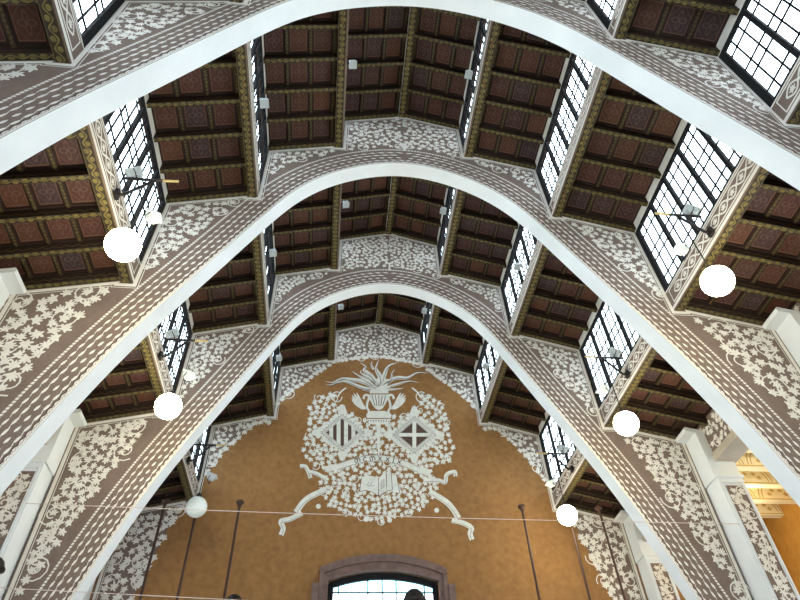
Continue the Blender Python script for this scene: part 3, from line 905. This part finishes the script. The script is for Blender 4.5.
mb = MB(); strip(mb, L2, [(378.4, 424), (378.6, 440), (378.6, 456)], [5, 3, 1.2]); em_build(mb, 'torch_stem', ['creamd'])
# lozenge shields
def lozenge(cx, cy, hw, hh): return [(cx - hw, cy), (cx, cy + hh), (cx + hw, cy), (cx, cy - hh)]
for nm, cx, cy in (('striped', 342.2, 433), ('cross', 414.2, 435.3)):
    sh = empty('shield', (0, 0, 0), emb); tag(sh, 'lozenge shield with vertical stripes' if nm == 'striped' else 'lozenge shield with a cross')
    mb = MB(); mb.face([L2(*p) for p in lozenge(cx, cy, 24, 21)])
    for i in range(4):
        a, b = lozenge(cx, cy, 25, 22)[i], lozenge(cx, cy, 25, 22)[(i + 1) % 4]
        for k in range(6):
            t = (k + 0.5) / 6; disc(mb, L2, a[0] + (b[0] - a[0]) * t, a[1] + (b[1] - a[1]) * t, 2.3, 8)
    for dx, dy in ((-27, 0), (27, 0), (0, 25), (0, -25)):
        disc(mb, L2, cx + dx, cy + dy, 3.4, 8); disc(mb, L2, cx + dx * 0.86, cy + dy * 0.86, 4.6, 8)
    build(mb.spread(), 'shield_border', ['creamd'], sh)
    mb = MB()
    for hw, hh, w in ((20.5, 17.6, 0.55), (17.6, 15.2, 0.5)):
        q = lozenge(cx, cy, hw, hh); strip(mb, L3, q + [q[0]], w)
    for i in range(4):
        a, b = lozenge(cx, cy, 22.4, 19.2)[i], lozenge(cx, cy, 22.4, 19.2)[(i + 1) % 4]
        for k in range(9):
            t = (k + 0.5) / 9; disc(mb, L3, a[0] + (b[0] - a[0]) * t, a[1] + (b[1] - a[1]) * t, 0.55, 6)
    build(mb, 'border_lines', ['dark'], sh)
    mb = MB(); mb.face([L3(*p) for p in lozenge(cx, cy, 16.2, 14)]); build(mb, 'field', ['dark'], sh)
    mb = MB()
    if nm == 'striped':
        for k in range(4):
            x0 = cx - 13.0 + 7.4 * k; x1 = x0 + 3.9
            hz_ = lambda x: 14 * (1 - abs(x - cx) / 16.2)
            pts = [(x0, cy + hz_(x0)), (x1, cy + hz_(x1)), (x1, cy - hz_(x1)), (x0, cy - hz_(x0))]
            if x0 < cx < x1: pts = [(x0, cy + hz_(x0)), (cx, cy + 14), (x1, cy + hz_(x1)), (x1, cy - hz_(x1)), (cx, cy - 14), (x0, cy - hz_(x0))]
            mb.face([L4(*p) for p in pts])
        build(mb, 'stripes', ['creamd'], sh)
    else:
        strip(mb, L4, [(cx - 15.5, cy), (cx + 15.5, cy)], 3.6); strip(mb, L4, [(cx, cy - 13.5), (cx, cy + 13.5)], 3.9)
        build(mb.spread(1, 0.001), 'cross', ['creamd'], sh)
# banner with its date
ban = empty('banner', (0, 0, 0), emb); ban['label'] = 'curved banner with the date'
mb = MB()
bl = smooth_line(z5([(185, 188), (260, 163), (330, 147), (390, 143), (450, 150), (520, 170), (590, 200)]), 6)
strip(mb, L3, bl, 6.6)
strip(mb, L2, smooth_line(z5([(130, 200), (165, 188), (205, 200)]), 4), 6.0); strip(mb, L2, smooth_line(z5([(570, 205), (610, 205), (648, 215)]), 4), 6.0)
build(mb.spread(), 'banner_cloth', ['creamd'], ban)
mb = MB()
def on_ban(cx, pts, sc=2.2):
    u, v = cx
    ang = 0.0
    for a, b in zip(bl[:-1], bl[1:]):
        if a[0] <= u <= b[0]: ang = math.atan2(b[1] - a[1], b[0] - a[0])
    c, s = math.cos(ang), math.sin(ang)
    return [(u + sc * (p[0] * c - p[1] * s), v + sc * (p[0] * s + p[1] * c)) for p in pts]
arcp = lambda cx, cy, r, a0, a1, n=8, ry=None: [(cx + r * math.cos(math.radians(a0 + (a1 - a0) * i / n)), cy + (ry or r) * math.sin(math.radians(a0 + (a1 - a0) * i / n))) for i in range(n + 1)]
GL = {'M': [arcp(-0.62, 0, 0.55, 90, 330, 8, 0.95), [(0, -0.95), (0, 0.95)], arcp(0.55, 0.1, 0.6, 200, 400, 8, 0.95)],
      'C': [arcp(0.1, 0, 0.8, 310, 50, 10, 0.95), [(0.35, -0.9), (0.5, -0.55)]],
      'X': [[(-0.75, -0.95), (0.75, 0.95)], [(0.75, -0.95), (-0.75, 0.95)], [(-0.3, 0), (0.3, 0)]],
      'I': [[(0, -0.95), (0, 0.95)], [(-0.3, -0.95), (0.3, -0.95)], [(-0.3, 0.95), (0.3, 0.95)]]}
for ch, (u, v) in zip('MCMXXIX', ((287, 155), (325, 149), (362, 145), (400, 145), (438, 149), (467, 155), (496, 162))):
    for g in GL[ch]: strip(mb, L4, on_ban((300 + u / 5, 430 + v / 5), g), 0.85)
for o_ in (-2.9, 2.9): strip(mb, L4, [(p[0], p[1] + o_) for p in bl], 0.4)
build(mb, 'lettering', ['dark'], ban)
# book
book = empty('book', (0, 0, 0), emb); book['label'] = 'painted open book'
mb = MB()
for poly in ([(308, 238), (330, 230), (362, 232), (392, 242), (392, 332), (360, 312), (330, 304), (298, 310)],
             [(394, 242), (430, 205), (432, 298), (396, 332)], [(434, 225), (455, 212), (462, 300), (438, 306), (400, 330), (433, 298)], [(457, 222), (482, 228), (498, 318), (460, 310), (402, 334), (462, 302)]):
    mb.face([L3(*p) for p in z5(poly)])
build(mb.spread(), 'pages', ['creamd'], book)
mb = MB()
for pl_ in ([(392, 242), (392, 332)], [(298, 310), (330, 304), (360, 312), (392, 332), (400, 330), (438, 306), (462, 302)], [(430, 205), (432, 298)], [(455, 212), (462, 302)], [(308, 238), (298, 310)], [(482, 228), (498, 318)]):
    strip(mb, L4, z5(pl_), 0.5)
for q in (345, 362):
    strip(mb, L4, z5([(q, 262), (q - 8, 275), (q, 286), (q + 8, 275)]), 0.45)
for q in range(5): strip(mb, L4, z5([(402, 262 + 9 * q), (424, 246 + 9 * q)]), 0.35)
build(mb, 'page_lines', ['dark'], book)
# ribbon ends
for pts, w in (([(170, 418), (110, 448), (78, 488)], 17), ([(96, 490), (60, 508), (33, 515), (40, 535), (33, 556)], 15), ([(175, 392), (140, 372), (118, 368), (122, 385), (108, 352), (90, 350)], 12),
               ([(478, 425), (535, 462), (566, 505)], 17), ([(545, 512), (580, 520), (604, 535), (600, 550), (606, 570)], 15), ([(462, 392), (505, 392), (525, 398), (530, 375), (553, 366), (556, 380)], 12)):
    mb = MB(); p = smooth_line(z3(pts), 6); strip(mb, L2, p, w / 3); r_o = em_build(mb, 'ribbon', ['creamd'])
    mb = MB(); strip(mb, L3, [(q[0], q[1] + w / 6 * 0.7) for q in p], 0.35); build(mb, 'fold_line', ['dark'], r_o)
# foliage around the shields and the book
FOL = z3([(118, 175), (155, 132), (190, 128), (205, 165), (180, 190), (215, 170), (262, 205), (290, 200), (300, 232), (348, 232), (360, 195), (385, 205), (432, 170), (462, 185), (445, 130), (480, 140), (500, 150), (535, 195),
          (530, 240), (550, 300), (545, 335), (500, 345), (470, 350), (505, 395), (488, 455), (410, 500), (330, 518), (250, 500), (175, 462), (150, 405), (170, 365), (105, 330), (100, 285), (118, 240)])
holes = [z3([(200, 318), (225, 330), (262, 318), (245, 345), (200, 350)]), z3([(395, 300), (420, 325), (455, 318), (440, 345), (400, 330)])]
rng = random.Random(21)
mb = MB()
for x, z in scatter(rng, lambda x, z: in_poly(x, z, FOL) and not any(in_poly(x, z, h) for h in holes), (300, 460, 390, 525), 4.35, 20000):
    leaf(mb, L1, x, z, rng.uniform(3.0, 3.9), rng.uniform(0, 6.28))
for x, z in scatter(rng, lambda x, z: in_poly(x, z, FOL), (300, 460, 390, 525), 13, 1500):
    a0 = rng.uniform(0, 6.28); strip(mb, L1, [(x + 4.5 * (0.3 + 0.05 * t) * math.cos(a0 + 0.5 * t), z + 4.5 * (0.3 + 0.05 * t) * math.sin(a0 + 0.5 * t)) for t in range(15)], 0.8)
for sg, cx in ((-1, 337), (1, 421)):
    strip(mb, L1, smooth_line([(cx, 398), (cx - 4 * sg, 392), (cx - 9 * sg, 388)], 4), 1.4)
    strip(mb, L1, [(cx + 5 * math.cos(t * 0.5), 397 + 5 * math.sin(t * 0.5)) for t in range(12)], 1.0)
for u, v in ((92, 382), (683, 402), (330, 448), (448, 452)): disc(mb, L1, 300 + u / 5, 430 + v / 5, 2.5, 10)
for u, v in ((120, 218), (532, 235), (184, 326), (462, 330)): disc(mb, L2, 270 + u / 3, 350 + v / 3, 2.2, 10)
c = em_build(mb, 'foliage', ['creamd']); c['kind'] = 'stuff'

# ------------------------------------------------------------------ globe lamps and floodlight brackets
def globe_prof(r, n=14): return [(max(0.001, r * math.sin(math.pi * i / n)), -r * math.cos(math.pi * i / n)) for i in range(n + 1)]
GR = 0.25
gm = {}
for key in ('lit', 'unlit'):
    mb = MB(); mb.lathe(globe_prof(GR), seg=28); gm[key] = mb.mesh('globe', [key], True)
BAYMID = {3: (YA + T + YB) / 2, 4: (YB + T + YC) / 2, 5: (YC + T + YD) / 2}
for bi, ym in BAYMID.items():
    for s in (-1, 1):
        lit = not (bi == 5 and s < 0)
        gz0 = 8.52 if s < 0 else 8.45
        root = empty('globe_lamp', (s * 4.58, ym, gz0))
        tag(root, ('lit white globe lamp' if lit else 'unlit opal globe lamp') + ', %s, %s' % (SIDE[s], BAYNAME[bi]), 'lamp', 'hanging globe lamps')
        link('globe', gm['lit' if lit else 'unlit'], root)
        mb = MB(); mb.tube([(0, 0, GR - 0.01), (0, 0, 10.19 - gz0)], 0.012, 6); build(mb, 'hanging_rod', ['iron'], root)
        mb = MB(); mb.lathe([(0.001, 0.09), (0.05, 0.09), (0.075, 0.0), (0.06, -0.03), (0.001, -0.03)], 0, 0, GR + 0.0, 14); build(mb, 'collar', ['iron'], root)
        br = empty('floodlight_bracket', (s * 5.045, ym, 9.7))
        tag(br, 'dark bracket with pale floodlights, %s, %s' % (SIDE[s], BAYNAME[bi]), 'bracket', 'floodlight brackets')
        mb = MB(); mb.tube([(s * 0.0, 0, 0.05), (-s * 0.12, 0, 0.06), (-s * 0.25, 0, 0.22), (-s * 0.48, 0, 0.5)], 0.026, 8); build(mb, 'arm', ['iron'], br)
        mb = MB(); mb.box(-0.03 * 1, 0.03, -0.06, 0.06, -0.02, 0.14); build(mb, 'wall_plate', ['iron'], br, (-s * 0.02, 0, 0))
        mb = MB(); mb.tube([(-s * 0.0, 0, 0.52), (-s * 0.62, 0, 0.52)], 0.026, 8); build(mb, 'bar', ['iron'], br)
        mb = MB(); mb.tube([(-s * 0.62, 0, 0.52), (-s * 0.87, 0, 0.53)], 0.022, 8); build(mb, 'bar_tip', ['tan'], br)
        for hx, hzz, tilt in ((-s * 0.14, 0.64, 0.5 * s), (-s * 0.62, -0.32, -0.4 * s)):
            mb = MB(); w_, d_ = 0.14, 0.1
            mb.v = [(-w_, -d_, 0.07), (w_, -d_, 0.07), (w_, d_, 0.07), (-w_, d_, 0.07), (-w_ * 0.6, -d_ * 0.6, -0.07), (w_ * 0.6, -d_ * 0.6, -0.07), (w_ * 0.6, d_ * 0.6, -0.07), (-w_ * 0.6, d_ * 0.6, -0.07)]
            for f in ((3, 2, 1, 0), (4, 5, 6, 7), (0, 1, 5, 4), (2, 3, 7, 6), (1, 2, 6, 5), (3, 0, 4, 7)): mb.f.append(f[::-1]); mb.m.append(0)
            mb.box(-0.16, 0.16, -0.115, 0.115, 0.07, 0.10)
            mb.v = [(v[0] * 0.85, v[1] * 0.85, v[2] * 0.85) for v in mb.v]
            fo = build(mb, 'floodlight', ['grey'], br, (hx, 0.0 if hzz > 0 else 0.15, hzz), (0, tilt, 0))
            yk = MB(); yk.tube([(0.0, 0.12, 0), (0.0, 0.13, -0.12), (0, -0.13, -0.12), (0, -0.12, 0)], 0.01, 5); build(yk, 'yoke', ['iron'], fo)
# small floodlights on the sills of the upper clerestories
for bi, ym in BAYMID.items():
    for k, s in ((0, -1), (0, 1), (1, -1), (1, 1)):
        w, zb, zt, sh = STEPS[k]
        z = {0: zb + 0.72, 1: zb + 0.78}[k]
        if bi == 3 and (k, s) == (1, 1): continue
        root = empty('small_floodlight', (s * (w + 0.04), ym, z))
        tag(root, 'small floodlight, %s clerestory, %s, %s' % (STEPNAME[k], SIDE[s], BAYNAME[bi]), 'floodlight', 'small clerestory floodlights')
        mb = MB(); mb.box(-0.11, 0.11, -0.13, 0.13, -0.07, 0.07); mb.box(-0.13, 0.13, -0.15, 0.15, -0.1, -0.07)
        ho = build(mb, 'housing', ['grey'], root, (-s * 0.2, 0, 0.0), (0, 0.25 * s, 0)); ho.scale = (0.68, 0.62, 0.62)
        mb = MB(); mb.tube([(0.0, 0, -0.02), (-s * 0.16, 0, 0.0)], 0.02, 6); build(mb, 'arm', ['iron'], root)

# ------------------------------------------------------------------ poles, cables, domes, aisle lamp
mb = MB(); mb.tube([(0, 0, 0), (0, 0, 8.96)], 0.032, 10); pole_me = mb.mesh('shaft', ['pole'])
mb = MB(); mb.lathe([(0.001, 0.12), (0.05, 0.12), (0.10, 0.10), (0.10, 0.05), (0.05, 0.0), (0.045, -0.05), (0.001, -0.05)], 0, 0, 8.98, 12); knob_me = mb.mesh('finial', ['pole'])
WHERE = ['nearest the emblem', 'between the two others', 'nearest the pier']
for s in (-1, 1):
    for i, x in enumerate((3.70, 4.74 if s < 0 else 4.96, 5.55 if s < 0 else 5.84)):
        root = empty('pole', (s * x, 14.7, 0))
        tag(root, 'tall thin dark pole before the end wall, %s, %s' % (SIDE[s], WHERE[i]), 'pole', 'poles before the end wall')
        link('shaft', pole_me, root); link('finial', knob_me, root)
def cable(name, p, label, r=0.0065):
    mb = MB(); n = 24
    pts = [(p[0][0] + (p[1][0] - p[0][0]) * t / n, p[0][1] + (p[1][1] - p[0][1]) * t / n, p[0][2] + (p[1][2] - p[0][2]) * t / n - 0.05 * math.sin(math.pi * t / n)) for t in range(n + 1)]
    mb.tube(pts, r, 6)
    tag(build(mb, name, ['wire']), label, 'cable', 'cables across the nave')
cable('cable', ((-7.05, YC - 0.52, 7.16), (7.05, YC - 0.52, 6.95)), 'upper thin pale cable stretched across the nave below the emblem')
cable('cable', ((-7.05, YC - 0.52, 5.66), (7.05, YC - 0.52, 5.10)), 'lower thin pale cable stretched across the nave')
for x, y, zt, r, lb in ((0.66, 14.6, 6.90, 0.25, 'dark domed lamp head on a pole before the arched window'), (-3.45, 14.5, 6.74, 0.2, 'dark domed lamp head on a pole on the striped-shield side of the window'),
                        (-6.98, 10.85, 6.05, 0.18, 'dark domed lamp head on a pole beside a white pier')):
    root = empty('dome_lamp', (x, y, 0)); tag(root, lb, 'lamp', 'dark domed pole lamps')
    mb = MB(); mb.lathe([(0.001, 0), (r * 0.45, -0.03 * r / 0.27), (r * 0.8, -0.11 * r / 0.27), (r, -0.24 * r / 0.27), (r * 1.12, -0.27 * r / 0.27), (r * 1.12, -0.33 * r / 0.27), (r * 0.8, -0.36 * r / 0.27), (r * 0.5, -0.55), (0.06, -0.62), (0.001, -0.62)], 0, 0, zt, 24)
    build(mb, 'dome', ['iron'], root, smooth=True)
    mb = MB(); mb.tube([(0, 0, 0), (0, 0, zt - 0.6)], 0.05, 10); build(mb, 'post', ['iron'], root)
for s in (1, -1):
    for y in ((10.53, 13.89) if s > 0 else ()):
        root = empty('aisle_lamp', (s * 9.3, y, 9.05)); tag(root, 'small warm aisle lamp, %s, %s' % (SIDE[s], 'middle bay' if y < 12 else 'bay by the end wall'), 'lamp', 'warm aisle lamps')
        mb = MB(); mb.lathe(globe_prof(0.10, 10), 0, 0, -0.55, 16); build(mb, 'bulb', ['aislelit'], root, smooth=True)
        mb = MB(); mb.tube([(0, 0, -0.46), (0, 0, 0.70)], 0.012, 6); build(mb, 'cord', ['iron'], root)
